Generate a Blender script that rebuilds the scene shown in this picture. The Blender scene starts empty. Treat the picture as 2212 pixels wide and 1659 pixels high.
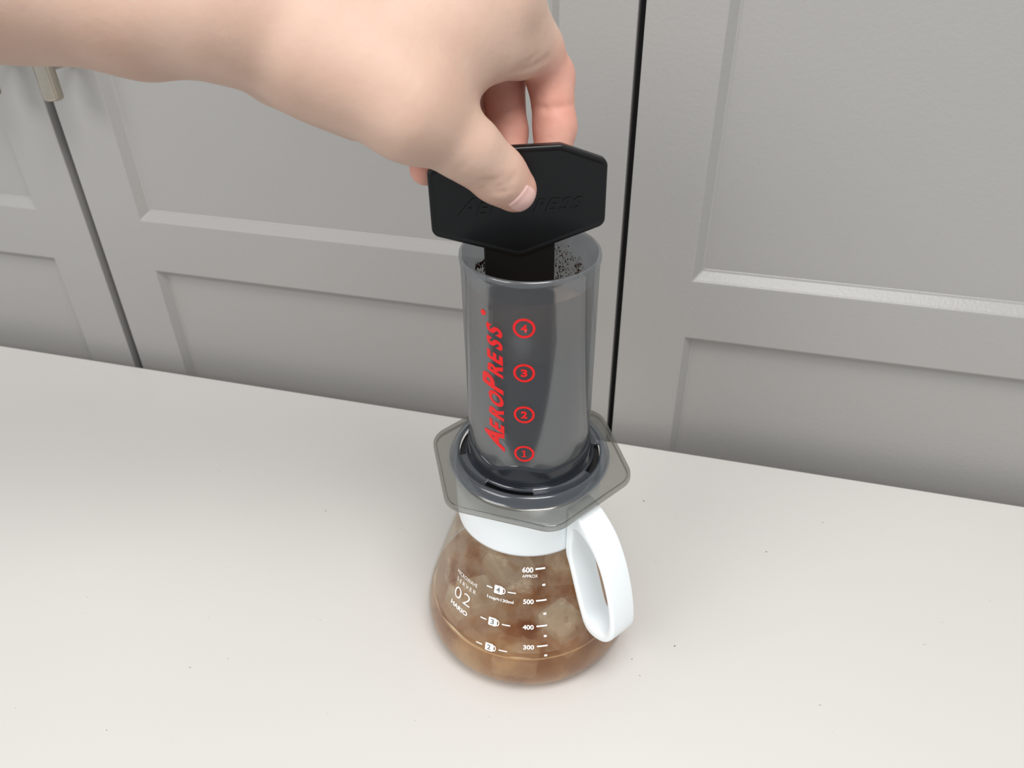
import bpy, bmesh, math, random
import numpy as np
from mathutils import Vector, Matrix

scene = bpy.context.scene
COL = scene.collection
MM = 0.001
random.seed(7)

# ---------------------------------------------------------------- camera, world, lights, exposure
cam_d = bpy.data.cameras.new('camera'); cam = bpy.data.objects.new('camera', cam_d); COL.objects.link(cam)
cam_d.sensor_width = 36.0; cam_d.lens = 27.504; cam_d.clip_start = 0.01
_R = Matrix(((0.966105, -0.140303, 0.216696), (0.257963, 0.556716, -0.789634), (-0.009850, 0.818769, 0.574038)))
cam.matrix_world = Matrix.Translation((0.079774, -0.325575, 0.414926)) @ _R.to_4x4()
scene.camera = cam
cam_d.dof.use_dof = True; cam_d.dof.focus_distance = 0.41; cam_d.dof.aperture_fstop = 16

world = bpy.data.worlds.new('world'); scene.world = world; world.use_nodes = True
bg = world.node_tree.nodes['Background']; bg.inputs[0].default_value = (0.93, 0.965, 1.0, 1); bg.inputs[1].default_value = 0.50

def area(name, loc, target, sx, sy, power, color):
    d = bpy.data.lights.new(name, 'AREA'); d.shape = 'RECTANGLE'; d.size = sx; d.size_y = sy; d.energy = power; d.color = color
    o = bpy.data.objects.new(name, d); COL.objects.link(o); o.location = loc
    o.rotation_euler = (Vector(target) - Vector(loc)).to_track_quat('-Z', 'Y').to_euler()
    return o
area('ceiling_lamp', (0.30, -0.46, 1.35), (0.05, -0.2, 0.0), 0.6, 0.6, 10.2, (1.0, 0.985, 0.96))
area('left_fill_light', (-0.95, -1.3, 1.3), (0, 0, 0.15), 1.1, 0.9, 13.5, (1.0, 0.98, 0.95))  # unseen area light at front left, placed as soft fill for hand and doors
scene.view_settings.view_transform = 'Standard'; scene.view_settings.look = 'None'
scene.view_settings.gamma = 1.0; scene.view_settings.use_curve_mapping = False
scene.view_settings.exposure = 0.3
scene.cycles.transparent_max_bounces = 32

# ---------------------------------------------------------------- helpers
def tag(o, label=None, cat=None, group=None, kind=None):
    for k, v in (('label', label), ('category', cat), ('group', group), ('kind', kind)):
        if v: o[k] = v
    return o

def empty(name, loc):
    o = bpy.data.objects.new(name, None); COL.objects.link(o); o.location = [c * MM for c in loc]
    o.empty_display_size = 0.02
    return o

def world_inv(o):
    m = Matrix.Identity(4)
    while o is not None:
        m = o.matrix_basis.inverted() if o.parent is None else m
        o = o.parent
    return m

def obj(name, data, mat, parent=None, smooth=True, angle=None):
    """data = (verts in mm, faces) or a mesh; one mesh object, vertices in world space, origin at its centre"""
    if isinstance(data, bpy.types.Mesh):
        me = data
    else:
        me = bpy.data.meshes.new(name)
        v = np.asarray(data[0], float) * MM
        me.from_pydata([tuple(p) for p in v], [], [tuple(int(i) for i in f) for f in data[1]])
    me.name = name
    if me.materials: me.materials.clear()
    me.materials.append(mat)
    for p in me.polygons: p.use_smooth = smooth
    n = len(me.vertices); co = np.empty(n * 3); me.vertices.foreach_get('co', co); co = co.reshape(-1, 3)
    c = Vector(((co.max(0) + co.min(0)) / 2).tolist()); c.z = float(co[:, 2].min())
    me.transform(Matrix.Translation(-c))
    o = bpy.data.objects.new(name, me); COL.objects.link(o)
    if parent is not None:
        o.parent = parent
        off = Vector((0, 0, 0)); p = parent
        while p is not None: off += p.location; p = p.parent
        o.location = c - off
    else:
        o.location = c
    if angle is not None:
        me.update()
        try: me.set_sharp_from_angle(angle=math.radians(angle))
        except Exception: pass
    return o

def bevel(o, w, seg=3, ang=30):
    m = o.modifiers.new('bevel', 'BEVEL'); m.width = w * MM; m.segments = seg; m.limit_method = 'ANGLE'; m.angle_limit = math.radians(ang)
    return o

def lathe(prof, n=128, cen=(0, 0), closed=False, a0=0.0, a1=2 * math.pi):
    full = abs(a1 - a0 - 2 * math.pi) < 1e-6
    m = n if full else n + 1
    V = []; F = []
    for r, z in prof:
        for i in range(m):
            a = a0 + (a1 - a0) * i / n
            V.append((cen[0] + r * math.cos(a), cen[1] + r * math.sin(a), z))
    k = len(prof)
    if not closed and full:
        if prof[0][0] < .2: F.append(tuple(range(m)))
        if prof[-1][0] < .2: F.append(tuple((k - 1) * m + i for i in reversed(range(m))))
    for j in range(k if closed else k - 1):
        j2 = (j + 1) % k
        for i in range(n):
            i2 = (i + 1) % m
            F.append((j * m + i, j * m + i2, j2 * m + i2, j2 * m + i))
    return V, F

def fix(o):
    bm = bmesh.new(); bm.from_mesh(o.data); bmesh.ops.recalc_face_normals(bm, faces=bm.faces)
    if all(e.is_manifold for e in bm.edges) and bm.calc_volume(signed=True) < 0: bmesh.ops.reverse_faces(bm, faces=bm.faces)
    bm.to_mesh(o.data); bm.free()
    return o

def join(*parts):
    V = []; F = []
    for v, f in parts:
        b = len(V); V += [tuple(p) for p in v]; F += [tuple(i + b for i in q) for q in f]
    return V, F

def box(x0, x1, y0, y1, z0, z1):
    V = [(x, y, z) for x in (x0, x1) for y in (y0, y1) for z in (z0, z1)]
    return V, [(0, 1, 3, 2), (4, 6, 7, 5), (0, 4, 5, 1), (2, 3, 7, 6), (0, 2, 6, 4), (1, 5, 7, 3)]

def spline(P, n):
    """Catmull-Rom through the points, n samples, uniform in arc length"""
    P = np.array(P, float); Q = np.vstack([2 * P[0] - P[1], P, 2 * P[-1] - P[-2]])
    out = []
    for i in range(1, len(Q) - 2):
        for t in np.linspace(0, 1, 24, endpoint=False):
            a, b, c, d = Q[i - 1:i + 3]
            out.append(.5 * (2 * b + (c - a) * t + (2 * a - 5 * b + 4 * c - d) * t * t + (3 * b - a - 3 * c + d) * t ** 3))
    out.append(P[-1]); out = np.array(out)
    s = np.r_[0, np.cumsum(np.linalg.norm(np.diff(out, axis=0), axis=1))]
    u = np.linspace(0, s[-1], n)
    return np.stack([np.interp(u, s, out[:, i]) for i in range(out.shape[1])], 1)

# ---------------------------------------------------------------- materials
def srgb(r, g, b):
    return tuple(((c / 255) / 12.92 if c / 255 <= .04045 else ((c / 255 + .055) / 1.055) ** 2.4) for c in (r, g, b)) + (1,)

class Nodes:
    def __init__(s, name):
        s.m = bpy.data.materials.new(name); s.m.use_nodes = True; s.t = s.m.node_tree
        s.t.nodes.clear(); s.out = s.n('ShaderNodeOutputMaterial')
    def n(s, typ, **kw):
        x = s.t.nodes.new(typ)
        for k, v in kw.items():
            if hasattr(x, k): setattr(x, k, v)
        return x
    def set(s, node, **kw):
        for k, v in kw.items():
            node.inputs[k.replace('_', ' ')].default_value = v
        return node
    def l(s, a, b): s.t.links.new(a, b)
    def noise(s, scale, detail=3, rough=.55):
        tc = s.n('ShaderNodeTexCoord'); nz = s.n('ShaderNodeTexNoise'); s.l(tc.outputs['Object'], nz.inputs['Vector'])
        nz.inputs['Scale'].default_value = scale; nz.inputs['Detail'].default_value = detail; nz.inputs['Roughness'].default_value = rough
        return nz.outputs['Fac']
    def ramp(s, fac, stops):
        r = s.n('ShaderNodeValToRGB'); e = r.color_ramp.elements
        while len(e) < len(stops): e.new(.5)
        for x, (p, c) in zip(e, stops): x.position = p; x.color = c
        s.l(fac, r.inputs[0]); return r.outputs['Color']
    def bump(s, fac, strength, dist):
        b = s.n('ShaderNodeBump'); b.inputs['Strength'].default_value = strength; b.inputs['Distance'].default_value = dist
        s.l(fac, b.inputs['Height']); return b.outputs['Normal']

def sheen(N, amount, base, power=3.0):
    """share of mirror reflection: small face-on, rising towards grazing angles"""
    lw = N.n('ShaderNodeLayerWeight'); lw.inputs[0].default_value = .5
    pw = N.n('ShaderNodeMath', operation='POWER'); pw.inputs[1].default_value = power; N.l(lw.outputs['Facing'], pw.inputs[0])
    ad = N.n('ShaderNodeMath', operation='MULTIPLY_ADD'); ad.inputs[1].default_value = amount; ad.inputs[2].default_value = base; ad.use_clamp = True
    N.l(pw.outputs[0], ad.inputs[0]); return ad.outputs[0]

def principled(name, color, rough=.5, noise=None, bump=None, metallic=0, spec=.5, sss=None, aniso=None):
    N = Nodes(name); p = N.n('ShaderNodeBsdfPrincipled'); N.l(p.outputs[0], N.out.inputs[0])
    p.inputs['Base Color'].default_value = color; p.inputs['Roughness'].default_value = rough
    p.inputs['Metallic'].default_value = metallic; p.inputs['Specular IOR Level'].default_value = spec
    if noise:
        sc, amt = noise
        a = tuple(c * (1 - amt) for c in color[:3]) + (1,); b = tuple(min(1, c * (1 + amt)) for c in color[:3]) + (1,)
        N.l(N.ramp(N.noise(sc), [(.3, a), (.7, b)]), p.inputs['Base Color'])
    if bump:
        sc, st, di = bump
        N.l(N.bump(N.noise(sc, 2), st, di), p.inputs['Normal'])
    return N.m

def plastic_clear(name, tint, body, fac, rough=.12, gloss=.06):
    """smoked translucent plastic: part see-through, part milky body, glossy skin"""
    N = Nodes(name)
    tr = N.n('ShaderNodeBsdfTransparent'); tr.inputs[0].default_value = tint
    di = N.n('ShaderNodeBsdfDiffuse'); di.inputs[0].default_value = body
    tl = N.n('ShaderNodeBsdfTranslucent'); tl.inputs[0].default_value = body
    mb = N.n('ShaderNodeMixShader'); mb.inputs[0].default_value = .62; N.l(di.outputs[0], mb.inputs[1]); N.l(tl.outputs[0], mb.inputs[2])
    mx = N.n('ShaderNodeMixShader'); mx.inputs[0].default_value = fac; N.l(tr.outputs[0], mx.inputs[1]); N.l(mb.outputs[0], mx.inputs[2])
    gl = N.n('ShaderNodeBsdfGlossy'); gl.inputs['Roughness'].default_value = rough
    sh = sheen(N, .45, gloss)
    m2 = N.n('ShaderNodeMixShader'); N.l(sh, m2.inputs[0]); N.l(mx.outputs[0], m2.inputs[1]); N.l(gl.outputs[0], m2.inputs[2])
    N.l(m2.outputs[0], N.out.inputs[0])
    return N.m

M_table = principled('table_laminate', srgb(213, 210, 206), .42, noise=(2.2, .018), bump=(900, .04, .0002))
M_door = principled('door_paint', srgb(160, 158, 155), .36, noise=(5, .015), bump=(380, .32, .0005))
M_carcass = principled('carcass_board', srgb(70, 70, 70), .6, noise=(6, .04))
M_steel = principled('brushed_steel', srgb(190, 182, 168), .28, metallic=1, noise=(60, .05), bump=(500, .05, .0002))
M_floor = principled('floor_boards', srgb(74, 68, 62), .5, noise=(4, .12))
M_wall = principled('wall_paint', srgb(225, 223, 218), .8, noise=(3, .02))
M_leg = principled('table_leg_metal', srgb(200, 200, 198), .45, noise=(8, .03))
M_black = principled('black_plastic', srgb(11, 11, 12), .3, spec=.4, noise=(9, .1), bump=(300, .05, .0002))
M_blackmatt = principled('black_matt_plastic', srgb(18, 17, 16), .5, spec=.25, noise=(14, .15), bump=(160, .1, .0003))
M_white = principled('white_plastic', srgb(243, 248, 250), .28, noise=(6, .01))
M_red = principled('red_ink', srgb(226, 22, 26), .4, noise=(40, .03))
M_ink = principled('white_ink', srgb(250, 250, 248), .5, noise=(40, .01))
M_greyink = principled('grey_ink', srgb(120, 118, 116), .5, noise=(40, .01))
M_brew = principled('dark_coffee', srgb(22, 15, 12), .12, noise=(30, .15))
M_foam = principled('coffee_foam', srgb(150, 120, 92), .7, noise=(120, .3), bump=(300, .4, .0008))
M_ground = principled('ground_coffee', srgb(58, 27, 12), .7, noise=(300, .4))
M_chamber = plastic_clear('smoked_plastic', (.80, .825, .84, 1), srgb(150, 153, 158), .34, .10, .11)
M_collarp = plastic_clear('smoked_plastic_deep', (.50, .53, .57, 1), srgb(66, 72, 80), .42)
M_flange = plastic_clear('smoked_plastic_flange', (.82, .82, .80, 1), srgb(126, 126, 120), .27)

def skin_material():
    N = Nodes('skin'); p = N.n('ShaderNodeBsdfPrincipled'); N.l(p.outputs[0], N.out.inputs[0])
    at = N.n('ShaderNodeAttribute'); at.attribute_name = 'flush'
    base = N.ramp(N.noise(28, 4), [(.3, srgb(201, 168, 149)), (.7, srgb(212, 181, 163))])
    pink = N.ramp(N.noise(60, 3), [(.3, srgb(212, 150, 133)), (.7, srgb(223, 168, 151))])
    mx = N.n('ShaderNodeMix', data_type='RGBA'); N.l(at.outputs['Fac'], mx.inputs[0]); N.l(base, mx.inputs[6]); N.l(pink, mx.inputs[7])
    N.l(mx.outputs[2], p.inputs['Base Color'])
    p.inputs['Roughness'].default_value = .52; p.inputs['Specular IOR Level'].default_value = .35
    p.inputs['Subsurface Weight'].default_value = .35; p.inputs['Subsurface Radius'].default_value = (1.0, .4, .22); p.inputs['Subsurface Scale'].default_value = .004
    b1 = N.n('ShaderNodeBump'); b1.inputs['Strength'].default_value = .3; b1.inputs['Distance'].default_value = .0006
    N.l(N.noise(260, 4, .65), b1.inputs['Height']); N.l(b1.outputs[0], p.inputs['Normal'])
    return N.m
M_skin = skin_material()
M_nail = principled('nail', srgb(232, 190, 180), .3, noise=(120, .03))

def glass_material():
    N = Nodes('clear_glass')
    tr = N.n('ShaderNodeBsdfTransparent'); tr.inputs[0].default_value = (.965, .97, .96, 1)
    gl = N.n('ShaderNodeBsdfGlossy'); gl.inputs['Roughness'].default_value = .03
    sh = sheen(N, .35, .025)
    m = N.n('ShaderNodeMixShader'); N.l(sh, m.inputs[0]); N.l(tr.outputs[0], m.inputs[1]); N.l(gl.outputs[0], m.inputs[2])
    N.l(m.outputs[0], N.out.inputs[0])
    return N.m
M_glass = glass_material()

def film_material():
    """steam and coffee film on the inside of the glass: see-through with tan mist and darker runs"""
    N = Nodes('coffee_film')
    tr = N.n('ShaderNodeBsdfTransparent'); tr.inputs[0].default_value = (.99, .96, .91, 1)
    di = N.n('ShaderNodeBsdfDiffuse'); tl = N.n('ShaderNodeBsdfTranslucent')
    col = N.ramp(N.noise(55, 4, .6), [(.48, srgb(242, 226, 202)), (.58, srgb(206, 162, 126)), (.64, srgb(150, 78, 30))])
    N.l(col, di.inputs[0]); N.l(col, tl.inputs[0])
    mb = N.n('ShaderNodeMixShader'); mb.inputs[0].default_value = .5; N.l(di.outputs[0], mb.inputs[1]); N.l(tl.outputs[0], mb.inputs[2])
    a = N.ramp(N.noise(38, 5, .6), [(.35, (.16, .16, .16, 1)), (.58, (.27, .27, .27, 1)), (.68, (.6, .6, .6, 1))])
    m = N.n('ShaderNodeMixShader'); N.l(a, m.inputs[0]); N.l(tr.outputs[0], m.inputs[1]); N.l(mb.outputs[0], m.inputs[2])
    N.l(m.outputs[0], N.out.inputs[0])
    return N.m
M_film = film_material()

def liquid_material(name, color, density, body, fac, trans=0.0, edge=0.0, swirl=(.7, .7, .7), scale=45):
    N = Nodes(name)
    tr = N.n('ShaderNodeBsdfTransparent')
    di = N.n('ShaderNodeBsdfDiffuse'); N.l(N.ramp(N.noise(scale, 3), [(.38, body), (.64, tuple(c * k for c, k in zip(body[:3], swirl)) + (1,))]), di.inputs[0])
    tl = N.n('ShaderNodeBsdfTranslucent'); N.l(di.inputs[0].links[0].from_socket, tl.inputs[0])
    mb = N.n('ShaderNodeMixShader'); mb.inputs[0].default_value = trans; N.l(di.outputs[0], mb.inputs[1]); N.l(tl.outputs[0], mb.inputs[2])
    mx = N.n('ShaderNodeMixShader'); N.l(sheen(N, edge, fac, 2.0), mx.inputs[0]); N.l(tr.outputs[0], mx.inputs[1]); N.l(mb.outputs[0], mx.inputs[2])
    gl = N.n('ShaderNodeBsdfGlossy'); gl.inputs['Roughness'].default_value = .04
    sh = sheen(N, .4, .02)
    m = N.n('ShaderNodeMixShader'); N.l(sh, m.inputs[0]); N.l(mx.outputs[0], m.inputs[1]); N.l(gl.outputs[0], m.inputs[2])
    N.l(m.outputs[0], N.out.inputs[0])
    if density:
        va = N.n('ShaderNodeVolumeAbsorption'); va.inputs[0].default_value = color; va.inputs[1].default_value = density
        N.l(va.outputs[0], N.out.inputs['Volume'])
    return N.m
M_iced = liquid_material('thin_coffee', (.80, .42, .10, 1), 19, srgb(236, 188, 124), .42, .5, .5, (.50, .30, .16), 34)
M_ice = liquid_material('ice', (.9, .95, 1, 1), 0, srgb(252, 242, 220), .42, .5)
M_drop = liquid_material('coffee_drop', (.6, .3, .1, 1), 0, srgb(140, 78, 36), .35)
M_froth = principled('pale_froth', srgb(222, 194, 154), .6, noise=(200, .15), bump=(500, .3, .0004))
M_ridge = plastic_clear('smoked_plastic_ridge', (.62, .65, .68, 1), srgb(122, 129, 138), .46, .12, .08)
M_wet = plastic_clear('coffee_wet_film', (.80, .74, .68, 1), srgb(134, 106, 80), .82, .2, .02)
# ---------------------------------------------------------------- floor, tall grey cabinets, table
YD = 200.5                       # front face of the doors
DS = (YD + 325.6) / 705.6
XG, XR = 79.8 - 705.0 * DS, 79.8 - 79.2 * DS            # gaps between the doors
ST = 66.5 * DS                        # stile width
Z_FLOOR = -740.0
fl = obj('floor', box(-1700, 1500, -1500, 760, Z_FLOOR - 20, Z_FLOOR), M_floor, smooth=False); tag(fl, kind='structure')

wb = obj('wall_back', box(-1700, 1500, 660, 700, Z_FLOOR, 1700), M_wall, smooth=False); tag(wb, kind='structure')

def door_frame(x0, x1, z0, z1, opens, y0, thick=20.0, inset=8.0, depth=7.5):
    """frame of a door with routed openings: flat face, moulded slopes into each opening, outer edges, back"""
    V = []; F = []; idx = {}
    def v(x, y, z):
        k = (round(x, 3), round(y, 3), round(z, 3))
        if k not in idx: idx[k] = len(V); V.append(k)
        return idx[k]
    xs = sorted({x0, x1, *[o[i] for o in opens for i in (0, 1)]}); zs = sorted({z0, z1, *[o[i] for o in opens for i in (2, 3)]})
    for a, b in zip(xs, xs[1:]):
        for c, d in zip(zs, zs[1:]):
            if any(o[0] <= a and b <= o[1] and o[2] <= c and d <= o[3] for o in opens): continue
            F.append((v(a, y0, c), v(b, y0, c), v(b, y0, d), v(a, y0, d)))
    for (a, b, c, d) in opens:                     # slope rings: a small quirk, the slope and a cove at its foot
        rings = [(0, 0), (0.7, 1.1), (inset - 2.2, depth - .9), (inset, depth), (inset + .2, depth + 3)]
        for (i0, e0), (i1, e1) in zip(rings, rings[1:]):
            p = [(a + i0, c + i0), (b - i0, c + i0), (b - i0, d - i0), (a + i0, d - i0)]
            q = [(a + i1, c + i1), (b - i1, c + i1), (b - i1, d - i1), (a + i1, d - i1)]
            for k in range(4):
                k2 = (k + 1) % 4
                F.append((v(p[k][0], y0 + e0, p[k][1]), v(p[k2][0], y0 + e0, p[k2][1]), v(q[k2][0], y0 + e1, q[k2][1]), v(q[k][0], y0 + e1, q[k][1])))
    ring = [(x0, z0), (x1, z0), (x1, z1), (x0, z1)]
    # outer edges follow the face's own vertices
    def edge_pts(k):
        if k == 0: return [(x, z0) for x in xs]
        if k == 1: return [(x1, z) for z in zs]
        if k == 2: return [(x, z1) for x in reversed(xs)]
        return [(x0, z) for z in reversed(zs)]
    for k in range(4):
        E = edge_pts(k)
        for (p, q) in zip(E, E[1:]):
            F.append((v(p[0], y0, p[1]), v(p[0], y0 + thick, p[1]), v(q[0], y0 + thick, q[1]), v(q[0], y0, q[1])))
    return V, F

Z_UP0, Z_LOW1 = 414.9 - 358.6 * DS, 414.9 - 423.2 * DS     # foot of the upper panel, head of the lower panel
Z_D0, Z_D1 = -640.0, 900.0

def make_door(x0, x1, cab, hx):
    ops = [(x0 + ST, x1 - ST, Z_UP0, Z_D1 - 60), (x0 + ST, x1 - ST, Z_D0 + 60, Z_LOW1)]
    dr = obj('door', door_frame(x0, x1, Z_D0, Z_D1, ops, YD), M_door, cab, smooth=False)
    fix(dr); bevel(dr, .9, 2, 25)
    for (a, b, c, d) in ops:
        obj('panel', box(a + 5, b - 5, YD + 7.5, YD + 15, c + 5, d - 5), M_door, dr, smooth=False)
    if hx is not None:
        h = handle_mesh(hx, YD - 28, 254.5)
        hd = obj('handle', h, M_steel, dr, smooth=True, angle=50); fix(hd)
    return dr

def handle_mesh(x, y, z):
    r = 7.2
    prof = [(0, z)] + [(r - 2.2 + 2.2 * math.sin(t), z + 2.2 - 2.2 * math.cos(t)) for t in np.linspace(0, math.pi / 2, 5)]
    prof += [(r - 2.2 + 2.2 * math.cos(t), z + 168 - 2.2 + 2.2 * math.sin(t)) for t in np.linspace(0, math.pi / 2, 5)] + [(0, z + 168)]
    prof[0] = (.05, z); prof[-1] = (.05, z + 168)
    parts = [lathe(prof, 24, (x, y))]
    for zz in (z + 24, z + 144):                      # two posts back to the door
        V, F = [], []
        for yy in (y, YD):
            for k in range(14):
                t = 2 * math.pi * k / 14; V.append((x + 4.6 * math.cos(t), yy, zz + 4.6 * math.sin(t)))
        F = [(k, (k + 1) % 14, 14 + (k + 1) % 14, 14 + k) for k in range(14)]
        parts.append((V, F))
    return join(*parts)

def carcass(x0, x1):
    y0, y1 = YD + 23, 640.0
    return join(box(x0, x0 + 18, y0, y1, Z_FLOOR, Z_D1), box(x1 - 18, x1, y0, y1, Z_FLOOR, Z_D1), box(x0 + 18, x1 - 18, y1 - 8, y1, Z_FLOOR, Z_D1),
                box(x0 + 18, x1 - 18, y0, y1 - 8, Z_D1 - 18, Z_D1), box(x0 + 18, x1 - 18, y0, y1 - 8, Z_D0 - 18, Z_D0), box(x0 + 18, x1 - 18, y0 + 40, y0 + 56, Z_FLOOR, Z_D0 - 18))

def make_cabinet(x0, x1, doors, label):
    c = empty('tall_cabinet', ((x0 + x1) / 2, YD + 20, Z_FLOOR))
    tag(c, label, 'cabinet', 'tall grey cabinets along the back')
    obj('carcass', carcass(x0, x1), M_carcass, c, smooth=False)
    for a, b, h in doors: make_door(a, b, c, h)
    return c
W = XR - XG
make_cabinet(XG - W - 2, XR - .5, [(XG - W + 2.2, XG - 6.2, XG - 25), (XG + 2.6, XR - 2.2, XG + 32.5)], 'grey panelled double-door cabinet with steel bar handles behind the arm')
make_cabinet(XR + .5, XR + 2 * W + 2, [(XR + 2.2, XR + W - 2.2, None), (XR + W + 2.2, XR + 2 * W - 2.2, None)], 'grey panelled cabinet right of the dark vertical gap')

tb = empty('table', (0, -10, Z_FLOOR)); tag(tb, 'pale warm grey laminate table pushed up to the grey cabinets', 'table')
top = bevel(obj('table_top', box(-950, 950, -205, 184.5, -28, 0), M_table, tb, smooth=False), 1.2, 3)
for x in (-900, 900):
    for y in (-165, 140):
        bevel(obj('leg', box(x - 22, x + 22, y - 22, y + 22, Z_FLOOR, -28), M_leg, tb, smooth=False), 2)
# ---------------------------------------------------------------- coffee press: chamber, flange, cap, print
ZR = 256.0                        # height of the chamber rim above the table
press = empty('coffee_press', (0, 0, ZR - 134))
tag(press, 'translucent smoked grey press cylinder with red lettering and hexagonal flange', 'coffee maker')
out = [(33.35, 0), (33.55, -1.2), (33.4, -3), (32.95, -6), (32.85, -30), (32.75, -60), (32.65, -90), (32.6, -117.6)]
inn = [(30.6, -117.6), (30.6, -60), (30.7, -6), (31.4, -1.0), (32.0, .5), (32.8, .6)]
cham = obj('chamber', lathe([(r, z + ZR) for r, z in out + inn], 160, closed=True), M_chamber, press, angle=60); fix(cham)

# thick base of the tube with its wavy upper edge
def wavy(n=160):
    V = []; F = []
    rows = [(32.75, 1.0), (33.3, .75), (33.55, 0), (33.75, None), (34.6, None)]
    for i, (r, w) in enumerate(rows):
        for k in range(n):
            a = 2 * math.pi * k / n; d = math.degrees(a) + 80
            top = -106.6 + 1.5 * math.cos(math.radians(d * 5)) + .9 * math.cos(math.radians(d * 8 + 60))
            z = top - (1 - w) * 2.0 if w is not None else (-115.5 if i == 3 else -118.4)
            V.append((r * math.cos(a), r * math.sin(a), z + ZR))
    for j in range(len(rows) - 1):
        for k in range(n):
            k2 = (k + 1) % n; F.append((j * n + k, j * n + k2, (j + 1) * n + k2, (j + 1) * n + k))
    return V, F
fix(obj('chamber_base', wavy(), M_collarp, press))

APO, RHO = 51.2, 14.0
def hex_r(t):
    """radius of a rounded hexagon in direction t; corners at -3 + 60k degrees"""
    s = (math.degrees(t) + 3 + 30) % 60 - 30            # offset from the nearest corner
    s = abs(math.radians(s)); q = math.radians(30) - s  # angle from the edge normal
    r_edge = APO / math.cos(q)
    L = (APO - RHO) / math.cos(math.radians(30))        # centre of the corner arc
    r_arc = L * math.cos(s) + math.sqrt(max(RHO ** 2 - (L * math.sin(s)) ** 2, 0))
    x_t = (APO - RHO) * math.tan(math.radians(30))      # where edge meets arc
    return r_edge if APO * math.tan(q) < x_t else r_arc

def flange_mesh(nt=360):
    prof = [(33.4, -117.2), (34.2, -118.5), (35.6, -119.1), (38.7, -119.3), (39.4, -118.3), (40.3, -117.7), (41.4, -117.6), (42.4, -118.2), (43.2, -119.8), (43.7, -121.6), (44.5, -122.9), (45.8, -123.6)]
    hexp = [(.15, -123.8), (.45, -124), (.75, -124.1), (.93, -124.2), (.975, -124.8), (.995, -126), (1.0, -127.6)]
    R = len(prof) + len(hexp); V = []; F = []
    slots = [(-115, -73), (-19, 20), (165, 203), (104, 140)]
    for i in range(nt):
        t = 2 * math.pi * i / nt; h = hex_r(t)
        for r, z in prof: V.append((r * math.cos(t), r * math.sin(t), z + ZR))
        for q, z in hexp:
            r = 45.8 + (h - 45.8) * q
            V.append((r * math.cos(t), r * math.sin(t), z + ZR))
    for i in range(nt):
        i2 = (i + 1) % nt; deg = (360 * (i + .5) / nt + 180) % 360 - 180
        for j in range(R - 1):
            if j == 2 and any(a < deg < b or a < deg + 360 < b for a, b in slots): continue
            F.append((i * R + j, i2 * R + j, i2 * R + j + 1, i * R + j + 1))
    return V, F
fl_o = fix(obj('flange', flange_mesh(), M_flange, press)); fl_o.data.materials.append(M_ridge)
for p in fl_o.data.polygons:                        # the thick moulded rings next to the tube look deeper
    if math.hypot(*(fl_o.location + p.center + press.location)[:2]) < 0.0447: p.material_index = 1
sm = fl_o.modifiers.new('thickness', 'SOLIDIFY'); sm.thickness = 1.9 * MM; sm.offset = -1.0 

cap = [(.1, -133), (34.4, -133), (35.6, -132), (35.9, -129), (35.9, -123), (38.6, -121.9), (38.6, -121.4), (33, -121.2), (.1, -121.2)]
fix(obj('filter_cap', lathe([(r, z + ZR) for r, z in cap], 96), M_black, press, angle=40))

# ------------------------------------------------------------ lettering
def text_mesh(s, offset=0.0, shear=0.0, spacing=1.0):
    cu = bpy.data.curves.new('t', 'FONT'); cu.body = s; cu.size = 1.0; cu.offset = offset; cu.shear = shear; cu.space_character = spacing
    cu.resolution_u = 4
    o = bpy.data.objects.new('t', cu); COL.objects.link(o)
    dg = bpy.context.evaluated_depsgraph_get(); dg.update()
    me = bpy.data.meshes.new_from_object(o.evaluated_get(dg), depsgraph=dg)
    V = np.array([v.co[:2] for v in me.vertices]); F = [tuple(p.vertices) for p in me.polygons]
    bpy.data.objects.remove(o); bpy.data.curves.remove(cu); bpy.data.meshes.remove(me)
    return V, F

def fit2(VF, w, h, cx=0.0, cy=0.0):
    V, F = VF; lo = V.min(0); hi = V.max(0)
    S = (V - (lo + hi) / 2) / (hi - lo) * np.array([w, h]) + np.array([cx, cy])
    return S, F

def slice2(VF, step, axes=(0,)):
    """cut a flat shape into strips so that it can follow a curved wall"""
    V, F = VF
    bm = bmesh.new(); vs = [bm.verts.new((x, y, 0)) for x, y in V]
    for f in F:
        try: bm.faces.new([vs[i] for i in f])
        except ValueError: pass
    for ax in axes:
        lo, hi = V[:, ax].min(), V[:, ax].max(); c = math.ceil(lo / step) * step
        no = (1, 0, 0) if ax == 0 else (0, 1, 0)
        while c < hi:
            bmesh.ops.bisect_plane(bm, geom=list(bm.verts) + list(bm.edges) + list(bm.faces), plane_co=Vector(no) * c, plane_no=no, dist=1e-6)
            c += step
    bm.verts.index_update(); bm.faces.ensure_lookup_table()
    P = np.array([v.co[:2] for v in bm.verts]); Q = [tuple(v.index for v in f.verts) for f in bm.faces]
    bm.free()
    return P, Q

def join2(*parts):
    V = np.vstack([p[0] for p in parts]); F = []; b = 0
    for p in parts:
        F += [tuple(i + b for i in f) for f in p[1]]; b += len(p[0])
    return V, F

def rect2(x0, x1, y0, y1): return np.array([(x0, y0), (x1, y0), (x1, y1), (x0, y1)], float), [(0, 1, 2, 3)]
def ring2(r0, r1, n=48, sx=1.0, c=(0, 0)):
    V = [(c[0] + r * sx * math.cos(2 * math.pi * k / n), c[1] + r * math.sin(2 * math.pi * k / n)) for r in (r0, r1) for k in range(n)]
    return np.array(V), [(k, n + k, n + (k + 1) % n, (k + 1) % n) for k in range(n)]
def disc2(r, n=32, c=(0, 0)):
    return np.array([(c[0] + r * math.cos(2 * math.pi * k / n), c[1] + r * math.sin(2 * math.pi * k / n)) for k in range(n)]), [tuple(range(n))]

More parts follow.
